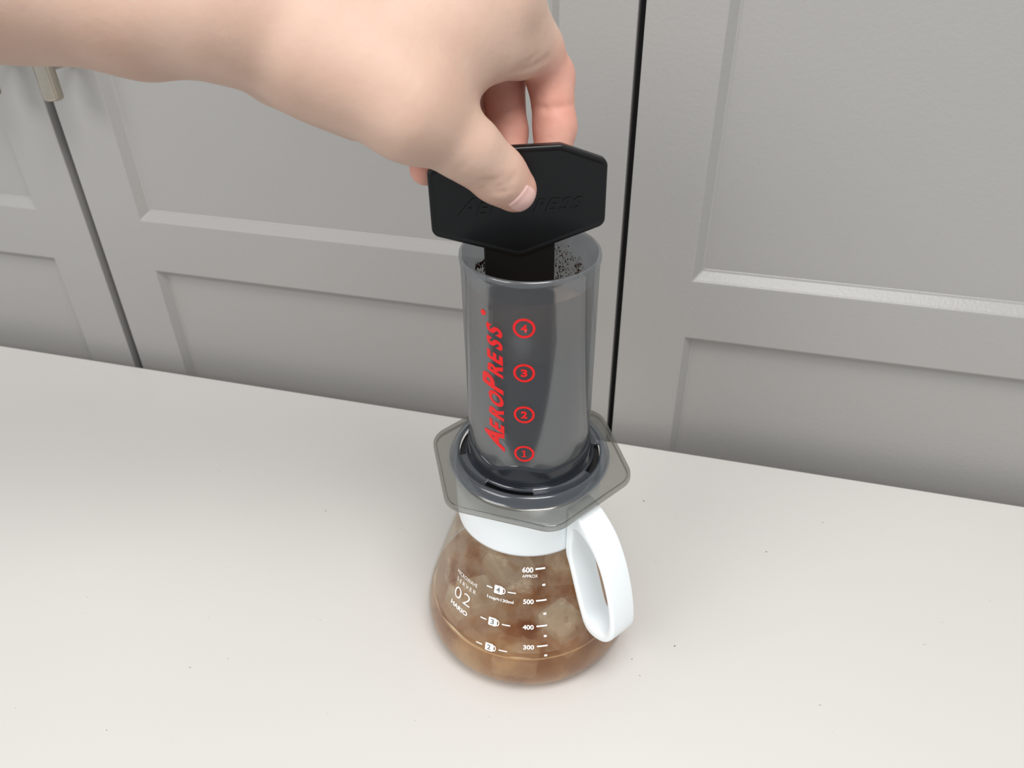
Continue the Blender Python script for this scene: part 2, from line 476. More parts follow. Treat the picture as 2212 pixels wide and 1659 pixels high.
def wrap(VF, az, z, rfun, cen=(0, 0), slope=1.0, off=.12, step=1.2, thick=.12):
    """lay a flat shape on a round wall: u runs round the wall, v up it; a thin raised layer of ink"""
    V, F = slice2(VF, step)
    zz = z + V[:, 1] * slope
    r = np.array([rfun(q) for q in zz]); a = np.radians(az) + V[:, 0] / rfun(z)
    out = []
    for d in (off, off - thick):
        out.append(np.stack([cen[0] + (r + d) * np.cos(a), cen[1] + (r + d) * np.sin(a), zz], 1))
    return out[0], F

def one2():
    return np.array([(-1.1, -2), (1.1, -2), (1.1, -1.45), (.4, -1.45), (.4, 2), (-.15, 2), (-1.1, 1.35), (-.85, .85), (-.35, 1.1), (-.35, -1.45), (-1.1, -1.45)]), [(0, 1, 2, 3, 9, 10), (3, 4, 5, 8, 9), (5, 6, 7, 8)]

cyl_r = lambda z: 32.62 + (32.95 - 32.62) * min(max((z - ZR + 117) / 111, 0), 1)
for s, z in (('4', -22.6), ('3', -47.0), ('2', -71.5), ('1', -96.2)):
    mk = obj('cup_mark', wrap(ring2(3.95, 5.15), -80.8, z + ZR, cyl_r), M_red, press)
    dw = 2.6 if s == '1' else 3.1
    glyph = one2() if s == '1' else text_mesh(s, .012 if s == '4' else .05)
    obj('numeral', wrap(fit2(glyph, dw, 4.4), -80.8, z + ZR, cyl_r, off=.14), M_red, mk)

def logo(big, small, shear, off, bold_gap=.6):
    """slanted small-capital wordmark laid out along u, capitals 'big' mm and the rest 'small' mm high"""
    parts = []; x = 0.0
    for ch in 'AEROPRESS':
        h = big if ch in 'AP' else small
        V, F = text_mesh(ch, off); lo, hi = V.min(0), V.max(0)
        V = (V - lo) * h / (hi[1] - lo[1]); V[:, 0] *= .66
        V[:, 0] += shear * V[:, 1] + x
        parts.append((V, F)); x += V[:, 0].max() - V[:, 0].min() - shear * h + bold_gap + (.8 * big / 12 if ch == 'A' else 0)
    return join2(*parts)
V, F = logo(12.2, 8.6, .25, .043, 2.2)
lo, hi = V.min(0), V.max(0)
V = np.stack([(V[:, 0] - lo[0]) / (hi[0] - lo[0]) * 74.5, V[:, 1] - lo[1]], 1)
# rotate so that it reads upwards: u' = -v (towards the left), v' = u
L = np.stack([-V[:, 1], V[:, 0] - 38.2], 1)
obj('lettering', wrap((L, F), -98.6, ZR - 59.0, cyl_r, step=1.0), M_red, press)
obj('registered_mark', wrap(disc2(1.5), -116.4, ZR - 18.6, cyl_r), M_red, press)

# ------------------------------------------------------------ the brew inside
def disc_stack(rz, n=96): return lathe(rz, n)
br = fix(obj('brewing_coffee', lathe([(.1, ZR - 117), (30.3, ZR - 117), (30.3, ZR - 43), (.1, ZR - 43)], 96), M_brew, angle=40))
tag(br, 'black brewing coffee filling the smoked press cylinder', 'coffee')
rng = random.Random(3)
def crust(n=72, m=14):
    V = []; F = []
    for j in range(m + 1):
        r = 30.3 * j / m
        for k in range(n):
            a = 2 * math.pi * k / n
            V.append((r * math.cos(a), r * math.sin(a), ZR - 31.5 + .35 * rng.uniform(-1, 1) + (.7 if j == m else 0)))
    for k in range(n):
        a = 2 * math.pi * k / n; V.append((30.3 * math.cos(a), 30.3 * math.sin(a), ZR - 42.9 + .8 * math.sin(3 * a) * .5))
    for j in range(m + 1):
        for k in range(n): F.append((j * n + k, j * n + (k + 1) % n, (j + 1) * n + (k + 1) % n, (j + 1) * n + k))
    return V, F
cr = fix(obj('coffee_foam', crust(), M_foam, None)); tag(cr, 'brown foamy crust floating on the coffee in the press cylinder', 'foam', kind='stuff')

fix(obj('wet_film', lathe([(30.5, ZR - 43.5), (30.5, ZR - 25), (30.5, ZR - 12)], 90, a0=math.radians(-178), a1=math.radians(-2)), M_wet, cham))

def flakes(spots, seed):
    """irregular coffee grounds: squashed little polyhedra at (centre, normal, size)"""
    q = random.Random(seed); V = []; F = []
    for c, n, s in spots:
        n = Vector(n).normalized(); t = n.orthogonal().normalized(); b = n.cross(t); o = len(V); k = 6
        for i in range(k):
            a = 2 * math.pi * i / k; r = s * q.uniform(.55, 1.15)
            V.append(tuple(Vector(c) + t * r * math.cos(a) + b * r * math.sin(a) + n * s * .1))
        V.append(tuple(Vector(c) + n * s * q.uniform(.5, .8))); V.append(tuple(Vector(c)))
        for i in range(k):
            F.append((o + i, o + (i + 1) % k, o + k)); F.append((o + (i + 1) % k, o + i, o + k + 1))
    return V, F
spots = []
def wall_spots(az0, az1, z0, z1, n, s0, s1, bias=1.0):
    for _ in range(n):
        a = math.radians(rng.uniform(az0, az1)); z = z0 + (z1 - z0) * rng.random() ** bias; r = 30.45
        spots.append(((r * math.cos(a), r * math.sin(a), ZR + z), (-math.cos(a), -math.sin(a), 0), rng.uniform(s0, s1)))
wall_spots(44, 84, -30, -12, 150, .18, .5, .8); wall_spots(48, 55, -24, -15, 34, .35, .9); wall_spots(64, 80, -20, -8, 26, .25, .6); wall_spots(66, 84, -30, -20, 60, .2, .6)
wall_spots(146, 170, -26, -13, 45, .18, .5); wall_spots(151, 166, -21, -13, 34, .4, 1.1); wall_spots(-180, 180, -31, -24, 160, .2, .5)
for _ in range(70):
    a = rng.uniform(0, 2 * math.pi); r = 29 * math.sqrt(rng.random()); spots.append(((r * math.cos(a), r * math.sin(a), ZR - 31.2), (0, 0, 1), rng.uniform(.2, .6)))
g = obj('coffee_grounds', flakes(spots, 5), M_ground, smooth=False); tag(g, 'wet brown coffee grounds stuck inside the press cylinder', 'coffee grounds', kind='stuff')

# ---------------------------------------------------------------- black stirrer paddle
TH = .370
SO = Vector((-5.3, 0, ZR + 24.65)); SD = Vector((math.cos(TH), math.sin(TH), 0)); SN = Vector((math.sin(TH), -math.cos(TH), 0)); SU = Vector((0, 0, 1))
SR = .011; SD, SU = SD * math.cos(SR) + SU * math.sin(SR), SU * math.cos(SR) - SD * math.sin(SR)
stir = empty('stirrer', tuple(SO + SU * -100)); tag(stir, 'glossy black plastic stirrer with hexagonal paddle pinched by the hand', 'stirrer')
def rounded_poly(P, rad, seg=6):
    out = []; n = len(P)
    for i in range(n):
        p0, p, p1 = Vector(P[i - 1]), Vector(P[i]), Vector(P[(i + 1) % n]); r = rad[i]
        d0 = (p0 - p).normalized(); d1 = (p1 - p).normalized(); half = d0.angle(d1) / 2
        t = r / math.tan(half); c = p + (d0 + d1).normalized() * (r / math.sin(half))
        a = p + d0 * t; b = p + d1 * t; va, vb = a - c, b - c; ang = va.angle(vb); sgn = 1 if va.x * vb.y - va.y * vb.x > 0 else -1
        for k in range(seg + 1):
            q = sgn * ang * k / seg; out.append((c.x + va.x * math.cos(q) - va.y * math.sin(q), c.y + va.x * math.sin(q) + va.y * math.cos(q)))
    return out
def slab(poly, f0, f1, rim=1.0):
    """plate through the outline with rounded rims; f0 = front offset, f1 = back offset along the paddle normal"""
    P = np.array(poly); n = len(P); c = P.mean(0); V = []; F = []
    nrm = np.roll(P, -1, 0) - np.roll(P, 1, 0); nrm = np.stack([nrm[:, 1], -nrm[:, 0]], 1); nrm /= np.linalg.norm(nrm, axis=1)[:, None]
    if ((P - c) * nrm).sum() < 0: nrm = -nrm
    rows = [(rim + 1.6, f0 - .35), (rim + .9, f0 - .30)] if rim > .9 else []
    rows += [(rim, f0)] + [(rim * (1 - math.sin(t)), f0 - rim * (1 - math.cos(t))) for t in (.5, 1.0, math.pi / 2)]
    rows += [(rim * (1 - math.cos(t)), f1 + rim * (1 - math.sin(t))) for t in (0, .5, 1.0, math.pi / 2)]
    for ins, d in rows:
        for (u, w) in P - nrm * ins: V.append(tuple(SO + SD * u + SU * w + SN * d))
    m = len(rows)
    for j in range(m - 1):
        for k in range(n): F.append((j * n + k, j * n + (k + 1) % n, (j + 1) * n + (k + 1) % n, (j + 1) * n + k))
    F.append(tuple(range(n))); F.append(tuple((m - 1) * n + k for k in reversed(range(n))))
    return V, F
pad_poly = rounded_poly([(-40.2, 15.4), (-19.2, 23.6), (19.2, 23.6), (40.2, 15.4), (40.2, -15.2), (0, -28.6), (-40.2, -15.2)], [4, 5, 5, 4, 4.5, 9, 4.5])
fix(obj('paddle', slab(pad_poly, 0, -5.2, 1.1), M_black, stir, angle=35))
blade_poly = rounded_poly([(-16.6, -20), (16.9, -20), (16.6, -62), (13.5, -108), (-13.5, -108), (-16.4, -62)], [1, 1, 20, 6, 6, 20])
fix(obj('blade', slab(blade_poly, -1.2, -4.2, .7), M_blackmatt, stir, angle=35))
V, F = logo(8.2, 6.0, .25, .02, 1.2); lo, hi = V.min(0), V.max(0)
V = (V - lo) / (hi - lo) * np.array([58.0, 8.2]) + np.array([-28.5, -6.5])
n = len(V); VV = [tuple(SO + SD * u + SU * w + SN * d) for d in (.12, -.5) for u, w in V]
be = {}
for f in F:
    for a, b in zip(f, f[1:] + f[:1]):
        if (b, a) in be: del be[(b, a)]
        else: be[(a, b)] = 1
FF = list(F) + [(a, b, b + n, a + n) for a, b in be]
fix(obj('embossed_lettering', (VV, FF), M_black, stir, smooth=False))
# ---------------------------------------------------------------- glass carafe with white collar and handle
CC = (-.8, .3)
carafe = empty('coffee_carafe', (CC[0], CC[1], 0)); tag(carafe, 'clear glass coffee server with white collar, white handle and measuring print', 'carafe')
GP = [(39.0, 126), (39.0, 93), (43.0, 84), (49.2, 66), (55.0, 49), (59.9, 34), (62.8, 24), (63.8, 16.5), (63.0, 9), (59.5, 3.8), (54, .9), (47, .1)]
gprof = spline(GP, 70)
def glass_r(z):
    i = np.argmax(gprof[:, 0]); return float(np.interp(z, gprof[:i + 1, 1][::-1], gprof[:i + 1, 0][::-1]))
bottom = [(40, .25), (30, 1.2), (18, 1.8), (.1, 2.0)]
outer = [tuple(p) for p in gprof] + bottom
T = 0.9
def inset(d):
    """the outer profile moved inwards by d along its normal"""
    P = np.array(outer, float); t = np.gradient(P, axis=0); nn = np.stack([t[:, 1], -t[:, 0]], 1); nn /= np.linalg.norm(nn, axis=1)[:, None]
    Q = P + nn * d; Q[:, 0] = np.maximum(Q[:, 0], .1); return Q
gl = obj('glass_body', join(lathe(outer + [tuple(p) for p in inset(T)[::-1]], 144, CC, closed=True)), M_glass, carafe); fix(gl)
inner = inset(T + .1)
film_p = [tuple(p) for p in inner if 32 < p[1] < 92]
fix(obj('coffee_film', lathe(film_p, 120, CC), M_film, carafe))

band = [(39.4, 126.2), (40.6, 126.6), (41.0, 125.4), (41.0, 110), (41.0, 95.2), (40.7, 93.4), (39.9, 92.8), (39.3, 93.6), (39.3, 110)]
fix(obj('collar', lathe(band, 128, CC, closed=True), M_white, carafe, angle=50))
# handle: a loop standing out from the collar, its inner strip lying along the glass
HA = math.radians(-35.2)
def loop_pts():
    o = [(41.0, 125.2), (40.8, 108), (40.9, 93), (44.0, 84.4), (50.2, 66.4), (54.6, 55), (57.8, 48.3), (62, 44.6), (69, 44.6), (75.6, 48.5), (80, 57), (79.6, 68), (76.6, 82), (71, 98), (63, 112), (53, 121), (45.5, 124.8), (41.0, 125.2)]
    i = [(46.0, 112.5), (45.6, 104), (45.8, 93), (48.4, 83.5), (53.8, 68.5), (57.8, 57.8), (60.6, 53), (65, 50.6), (70.5, 51), (74.8, 55), (76.2, 62), (75.4, 72), (72.2, 85), (66.8, 98.5), (60, 108.5), (52, 114), (48.5, 114.8), (46.0, 112.5)]
    return spline(o, 73)[:-1], spline(i, 73)[:-1]
def handle_loop(hw=8.6, rd=1.6):
    O, I = loop_pts(); n = len(O); V = []; F = []
    u = np.array([math.cos(HA), math.sin(HA)]); w = np.array([-math.sin(HA), math.cos(HA)])
    def normals(P):
        t = np.roll(P, -1, 0) - np.roll(P, 1, 0); nn = np.stack([t[:, 1], -t[:, 0]], 1); nn /= np.linalg.norm(nn, axis=1)[:, None]
        c = P.mean(0)
        return nn if ((P - c) * nn).sum() > 0 else -nn
    NO, NI = normals(O), normals(I)
    rows = []
    for t in np.linspace(0, math.pi / 2, 5): rows.append((O - NO * rd * (1 - math.sin(t)), -hw + rd * (1 - math.cos(t))))
    for t in np.linspace(0, math.pi / 2, 5): rows.append((O - NO * rd * (1 - math.cos(t)), hw - rd * (1 - math.sin(t))))
    for t in np.linspace(0, math.pi / 2, 5): rows.append((I + NI * rd * (1 - math.sin(t)), hw - rd * (1 - math.cos(t))))
    for t in np.linspace(0, math.pi / 2, 5): rows.append((I + NI * rd * (1 - math.cos(t)), -hw + rd * (1 - math.sin(t))))
    for P, s in rows:
        for r, z in P: V.append((CC[0] + u[0] * r + w[0] * s, CC[1] + u[1] * r + w[1] * s, z))
    m = len(rows)
    for j in range(m):
        j2 = (j + 1) % m
        for k in range(n): F.append((j * n + k, j * n + (k + 1) % n, j2 * n + (k + 1) % n, j2 * n + k))
    return V, F
fix(obj('handle', handle_loop(), M_white, carafe))

# ------------------------------------------------------------ white print on the glass
def put(name, VF, az, z, mat=M_ink, parent=carafe, off=.12):
    return obj(name, wrap(VF, az, z, glass_r, CC, .95, off), mat, parent)
def span(az0, az1, z): return math.radians(abs(az1 - az0)) * glass_r(z)
B = 256.0
for s, a0, a1, t0, t1, z in (('600', -80.2, -72.1, -70.4, -63.2, -171.2), ('500', -79.1, -72.2, -70.7, -63.8, -189.7), ('400', -79.1, -72.5, -70.9, -64.5, -205.1), ('300', -78.6, -72.5, -70.9, -65.0, -217.5)):
    z += B; mk = put('volume_mark', fit2(text_mesh(s, .028), span(a0, a1, z), 3.0), (a0 + a1) / 2, z)
    w = span(t0, t1, z) / 2; put('tick', rect2(-w, w, -.5, .5), (t0 + t1) / 2, z + .4, parent=mk)
put('approx_note', fit2(text_mesh('APPROX', .012), span(-80.1, -68.9, B - 174.7), 1.9), -74.5, B - 174.7)
for a, z in ((-65.0, -180.3), (-65.5, -197.5), (-66.0, -211.1), (-66.3, -223.3)):
    put('tick', rect2(-.85, .85, -.65, .65), a, z + B)
def mug():
    body = np.array(rounded_poly([(-2.6, -2.6), (1.8, -2.6), (2.6, -1.6), (2.6, 1.6), (1.8, 2.6), (-2.6, 2.6)], [.5, .3, .3, .3, .3, .5], 3))
    hv = []; n = 14
    for r in (1.0, 1.5):
        for k in range(n + 1):
            t = -math.pi / 2 + math.pi * k / n; hv.append((2.5 + r * 1.0 * math.cos(t), 1.35 * r * math.sin(t)))
    hf = [(k, n + 1 + k, n + 2 + k, k + 1) for k in range(n)]
    return join2((body, [tuple(range(len(body)))]), (np.array(hv), hf))
for s, a, z, l0, l1, r0, r1 in (('4', -96.0, -185.2, -104.9, -100.6, -89.6, -84.1), ('3', -97.4, -205.2, -105.7, -101.6, -91.6, -86.5), ('2', -97.6, -221.5, -105.8, -102.0, -92.2, -87.4)):
    z += B; mk = put('cup_symbol', mug(), a, z)
    put('numeral', fit2(text_mesh(s, .02), 2.2, 3.3), a - .3, z, M_greyink, mk, .2)
    for p, q in ((l0, l1), (r0, r1)):
        w = span(p, q, z) / 2; put('dash', rect2(-w, w, -.38, .38), (p + q) / 2, z, parent=mk)
put('cup_note', fit2(text_mesh('1cup\u2252130ml', .022), span(-103.5, -85.3, B - 191.1), 2.5), -94.4, B - 191.1)
put('server_lettering', fit2(text_mesh('MICROWAVE', -.004), span(-131.5, -111.9, B - 188.6), 2.3), -121.7, B - 188.6)
put('server_lettering', fit2(text_mesh('SERVER', -.004, 0, 1.5), span(-130, -112, B - 192.9), 2.4), -121, B - 192.9)
put('size_number', fit2(text_mesh('02', -.012, 0, 1.1), span(-129.0, -114.6, B - 200.4), 7.4), -121.8, B - 200.4)
put('maker_lettering', fit2(text_mesh('HARIO', .03), span(-129.8, -115.0, B - 208.7), 2.9), -122.4, B - 208.7)

# ------------------------------------------------------------ coffee, ice and drops inside
LV = 29.0
liq_in = inset(T + .2); ip = [tuple(p) for p in liq_in if p[1] < LV]; r_lv = float(np.interp(LV, liq_in[:70, 1][::-1], liq_in[:70, 0][::-1]))
liq = [(.1, LV - .2), (r_lv - 3, LV - .2), (r_lv - 1.0, LV + .2), (r_lv - .45, LV + 1.1)] + ip
co = fix(obj('iced_coffee', lathe(liq, 128, CC), M_iced, angle=50)); tag(co, 'thin amber coffee pooled in the bottom of the glass server', 'coffee')

def ice_block(c, size, rot, seed):
    q = random.Random(seed); bm = bmesh.new(); bmesh.ops.create_cube(bm, size=1)
    for v in bm.verts: v.co = Vector((v.co.x * size[0] * q.uniform(.86, 1.04), v.co.y * size[1] * q.uniform(.86, 1.04), v.co.z * size[2] * q.uniform(.88, 1.04)))
    bmesh.ops.bevel(bm, geom=list(bm.edges), offset=3.2, segments=4, profile=.6, affect='EDGES')
    R = Matrix.Rotation(rot[2], 3, 'Z') @ Matrix.Rotation(rot[1], 3, 'Y') @ Matrix.Rotation(rot[0], 3, 'X')
    V = [tuple(R @ v.co + Vector(c)) for v in bm.verts]; F = [tuple(v.index for v in f.verts) for f in bm.faces]; bm.free()
    return V, F
ICE = [((-31, -26, 27), (27, 22, 25), (.2, .25, .75), 'large ice cube leaning at the left, under the server lettering'),
       ((4, -50.5, 18.5), (28, 20, 15), (.05, .03, .07), 'flat ice cube at the front of the server, below the printed scale'),
       ((29, -29, 27), (23, 21, 26), (.15, -.2, -.7), 'ice cube at the right, beside the foot of the white handle'),
       ((-16, 8, 27), (27, 25, 23), (.4, .15, .9), 'ice cube floating in the middle of the server, behind the cup symbols'),
       ((20, 12, 26), (25, 26, 24), (-.3, .2, .3), 'ice cube floating behind the millilitre scale'),
       ((-27, -45, 13), (24, 16, 15), (.1, .1, -.52), 'small sunken ice cube at the front left, amber through the coffee')]
for i, (c, s, r, lab) in enumerate(ICE):
    tag(fix(obj('ice_cube', ice_block(c, s, r, i), M_ice)), lab, 'ice cube', 'ice cubes in the glass server')

def drops(n, seed):
    q = random.Random(seed); V = []; F = []
    for _ in range(n):
        z = q.uniform(36, 91); a = math.radians(q.uniform(-150, -20) if q.random() < .75 else q.uniform(-180, 180)); r = float(np.interp(z, inner[:70, 1][::-1], inner[:70, 0][::-1])) - .5
        s = q.choice([.2, .22, .25, .3, .35, .45, .6, .9, 1.5]); el = q.uniform(1, 1.9); o = len(V)
        cx, cy = math.cos(a), math.sin(a); up = Vector((-.31 * cx, -.31 * cy, .95)); tn = Vector((-cy, cx, 0)); nn = Vector((-cx, -cy, -.3))
        c = Vector((CC[0] + r * cx, CC[1] + r * cy, z))
        for j, (rr, d) in enumerate(((1, 0), (.8, .38), (.4, .55))):
            for k in range(8):
                t = 2 * math.pi * k / 8; V.append(tuple(c + tn * s * rr * math.cos(t) + up * s * rr * el * math.sin(t) + nn * s * d))
        V.append(tuple(c + nn * s * .6))
        for j in range(2):
            for k in range(8): F.append((o + j * 8 + k, o + j * 8 + (k + 1) % 8, o + j * 8 + 8 + (k + 1) % 8, o + j * 8 + 8 + k))
        for k in range(8): F.append((o + 16 + k, o + 16 + (k + 1) % 8, o + 24))
    return V, F
dr = fix(obj('coffee_droplets', drops(200, 11), M_drop, carafe)); tag(dr, 'small brown droplets inside the glass', kind='stuff')

def foam_line(n=150):
    """thin pale froth where the coffee meets the glass, uneven in width"""
    q = random.Random(8); V = []; F = []; r0 = r_lv - .4
    ph = [q.uniform(0, 6.28) for _ in range(4)]
    for k in range(n):
        a = 2 * math.pi * k / n
        w = .35 + .9 * math.sin(3 * a + ph[0]) * math.sin(5 * a + ph[1]) + .3 * math.sin(17 * a + ph[2])
        w = max(w, .12); h = .25 + .4 * w
        for dr, dz in ((0, -.3), (0, h), (-w, h * .9), (-w - .5, .1)):
            r = r0 + dr - .3 * dz; V.append((CC[0] + r * math.cos(a), CC[1] + r * math.sin(a), LV + dz))
    for k in range(n):
        k2 = (k + 1) % n
        for j in range(3): F.append((k * 4 + j, k2 * 4 + j, k2 * 4 + j + 1, k * 4 + j + 1))
    return V, F
fix(obj('froth_line', foam_line(), M_froth, co))
# ---------------------------------------------------------------- the hand (one continuous skin surface)
# bones in mm: (x, y, z, radius), chamber rim centre = (0, 0, 256)
PALM = [([(-75.3, -35.7, 346.1, 21), (-40.5, -30.8, 329.5, 17)], 12),
        ([(-105.9, -41.1, 363.9, 24), (-77.2, -32.2, 345.3, 22)], 14),
        ([(-105.9, -41.1, 363.9, 24), (-66.7, -18.5, 366.5, 21), (-15.9, 12.0, 363.2, 13)], 14),
        ([(-112.4, -25.4, 359.5, 20), (-71.6, -2.1, 355.3, 18), (-32.7, 15.1, 364.3, 13.5)], 14),
        ([(-114.7, -15.6, 356.1, 18), (-86.4, 0.7, 349.0, 17), (-51.0, 12.3, 362.5, 13)], 14),
        ([(-113.7, -12.0, 351.1, 16), (-92.4, 2.7, 344.7, 15), (-67.8, 9.0, 357.2, 12)], 14),
        ([(-39.2, -28.2, 334.2, 14), (-27.9, -10.9, 348.2, 12), (-15.5, 10.0, 358.7, 13)], 16),
        ([(-31.2, -18.6, 330.5, 9), (-18.0, 3.7, 342.2, 9), (-12.1, 18.8, 348.5, 9.5)], 14),
        ([(-52.2, -26.8, 345.3, 18), (-35.9, -5.4, 358.8, 16)], 16),
        ([(-16.4, 8.6, 340.9, 8), (-10.0, 18.5, 338.0, 8.5), (-3.7, 30.6, 339.2, 9)], 10),
        ([(-101.5, -24.4, 335.3, 13), (-70.6, -18.9, 321.7, 13)], 12),
        ([(-314.0, -98.1, 397.4, 43), (-241.4, -75.7, 383.5, 39), (-191.1, -55.7, 378.0, 34), (-144.9, -42.7, 364.5, 27.5), (-105.5, -41.0, 365.5, 23)], 14),
        ([(-349.8, -77.4, 395.8, 40), (-211.4, -36.0, 374.5, 32), (-161.4, -21.5, 361.6, 26.5), (-110.7, -28.0, 360.0, 20)], 14),
        ([(-330, -88, 397, 42), (-375, -200, 455, 47), (-430, -330, 520, 52)], 24)]
THUMB = [(-4.6, -9.7, 288.8, 9.6), (-11.0, -14.5, 297.0, 11), (-20.7, -22.1, 309.4, 12.5), (-40.2, -35.0, 326.0, 17.5), (-75.3, -35.7, 346.1, 21)]
FINGERS = [[(-14.4, 13.6, 363.3, 12.8), (-0.2, 38.4, 324.9, 10.6), (4.3, 29.5, 304.8, 9.6), (5.2, 18.2, 288.1, 8.2)],
           [(-30.8, 15.8, 366.0, 13), (-24.0, 42.1, 322.8, 10.4), (-18.0, 27.2, 301.8, 9.4), (-12.8, 11.6, 288.9, 8.2)],
           [(-49.1, 13.0, 364.1, 12.5), (-41.8, 37.3, 323.0, 10), (-36.6, 17.9, 300.1, 9), (-31.5, 3.8, 289.0, 8)],
           [(-66.4, 8.5, 359.1, 11.5), (-61.0, 23.5, 320.1, 8.6), (-53.4, 9.2, 301.6, 7.8), (-48.5, -1.8, 291.5, 7.2)]]
CREASES = [((-4.8, 26.5, 314.8), (1.5, 23.1, 314.7), 1.0, 0.55), ((1.5, 23.1, 314.7), (7.5, 24.5, 315.3), 1.0, 0.55), ((7.5, 24.5, 315.3), (12.2, 32.6, 315.1), 1.0, 0.55), ((-22.1, 21.0, 309.5), (-16.1, 20.4, 309.4), 1.0, 0.55), ((-16.1, 20.4, 309.4), (-11.5, 23.8, 309.4), 1.0, 0.55), ((-21.2, 19.0, 307.2), (-14.6, 18.7, 307.1), 0.8, 0.3), ((-14.6, 18.7, 307.1), (-8.9, 26.4, 306.7), 0.8, 0.3), ((-7.8, 0.7, 335.0), (-4.3, 7.9, 334.7), 1.2, 0.6), ((-4.3, 7.9, 334.7), (-0.6, 13.3, 335.5), 1.2, 0.6), ((-0.6, 13.3, 335.5), (2.7, 18.3, 337.1), 1.2, 0.6), ((-5.8, 2.1, 337.2), (-2.4, 8.2, 338.0), 1.0, 0.35), ((-2.4, 8.2, 338.0), (0.1, 12.0, 339.8), 1.0, 0.35), ((-11.3, -28.7, 296.9), (-7.3, -26.9, 296.0), 1.0, 0.7), ((-7.3, -26.9, 296.0), (-3.3, -24.7, 297.5), 1.0, 0.7), ((-3.3, -24.7, 297.5), (-1.2, -22.2, 299.8), 1.0, 0.7), ((-9.9, -27.1, 293.8), (-6.3, -25.7, 293.3), 1.0, 0.7), ((-6.3, -25.7, 293.3), (-2.6, -23.8, 294.7), 1.0, 0.7), ((-12.1, -30.4, 299.8), (-8.6, -28.3, 299.0), 1.0, 0.5), ((-8.6, -28.3, 299.0), (-4.6, -25.6, 300.3), 1.0, 0.5), ((-21.8, -36.3, 304.6), (-18.7, -36.7, 307.3), 0.9, 0.25), ((-18.7, -36.7, 307.3), (-16.7, -36.5, 310.2), 0.9, 0.25)]
NAIL = ((2.0, -16.3, 286.3), (-20.7, -22.1, 309.4))

def seg_sdf(P, a, b):
    pa = P - np.array(a[:3], np.float32); ba = np.array(b[:3], np.float32) - np.array(a[:3], np.float32)
    h = np.clip((pa @ ba) / float(ba @ ba), 0, 1)
    d = pa - h[..., None] * ba
    return np.sqrt((d * d).sum(-1)) - (a[3] + (b[3] - a[3]) * h)

def chain_sdf(P, ch, k):
    d = seg_sdf(P, ch[0], ch[1])
    for i in range(1, len(ch) - 1):
        d = smin(d, seg_sdf(P, ch[i], ch[i + 1]), k)
    return d

def smin(a, b, k):
    h = np.maximum(k - np.abs(a - b), 0) / k
    return np.minimum(a, b) - h * h * k * 0.25

def hand_sdf(P):
    P = P.astype(np.float32)
    palm = None
    for ch, k in PALM:
        d = chain_sdf(P, ch, 8.0)
        palm = d if palm is None else smin(palm, d, k)
    out = smin(palm, chain_sdf(P, THUMB, 7.0), 9.0)
    for ch in FINGERS:
        out = np.minimum(out, smin(palm, chain_sdf(P, ch, 3.5), 6.0))
    # shallow skin creases
    for (a, b, r, depth) in CREASES:
        d = seg_sdf(P, (*a, r), (*b, r))
        out = out + depth * np.exp(-np.maximum(d + r, 0) ** 2 / (2 * r * r))
    return out

def surface_nets(F, origin, h):
    nx, ny, nz = F.shape
    S = F < 0
    corners = [(i, j, k) for i in (0, 1) for j in (0, 1) for k in (0, 1)]
    cnt = sum(S[i:nx - 1 + i, j:ny - 1 + j, k:nz - 1 + k].astype(np.int8) for i, j, k in corners)
    act = (cnt > 0) & (cnt < 8)
    ci, cj, ck = np.nonzero(act)
    vid = -np.ones(act.shape, np.int32); vid[act] = np.arange(len(ci))
    acc = np.zeros((len(ci), 3)); num = np.zeros(len(ci))
    for a in corners:
        for ax in range(3):
            if a[ax]: continue
            b = list(a); b[ax] = 1
            fa = F[ci + a[0], cj + a[1], ck + a[2]]; fb = F[ci + b[0], cj + b[1], ck + b[2]]
            m = (fa < 0) != (fb < 0)
            t = np.where(m, fa / np.where(m, fa - fb, 1), 0)
            p = np.tile(np.array(a, float), (len(ci), 1)); p[:, ax] += t
            acc += p * m[:, None]; num += m
    V = acc / num[:, None] + np.stack([ci, cj, ck], 1)
    quads = []
    for ax in range(3):
        o1, o2 = [(1, 2), (2, 0), (0, 1)][ax]
        A = [slice(1, n - 1) for n in (nx, ny, nz)]; A[ax] = slice(0, (nx, ny, nz)[ax] - 1)
        B = list(A); B[ax] = slice(1, (nx, ny, nz)[ax])
        s0 = S[tuple(A)]; s1 = S[tuple(B)]
        idx = np.stack(np.nonzero(s0 != s1), 1)
        flip = s0[s0 != s1]
        base = idx + 1; base[:, ax] = idx[:, ax]
        def cell(d1, d2):
            c = base.copy(); c[:, o1] -= d1; c[:, o2] -= d2
            return vid[c[:, 0], c[:, 1], c[:, 2]]
        q = np.stack([cell(1, 1), cell(0, 1), cell(0, 0), cell(1, 0)], 1)
        q[~flip] = q[~flip][:, ::-1]
        quads.append(q)
    return V * h + np.array(origin), np.concatenate(quads)

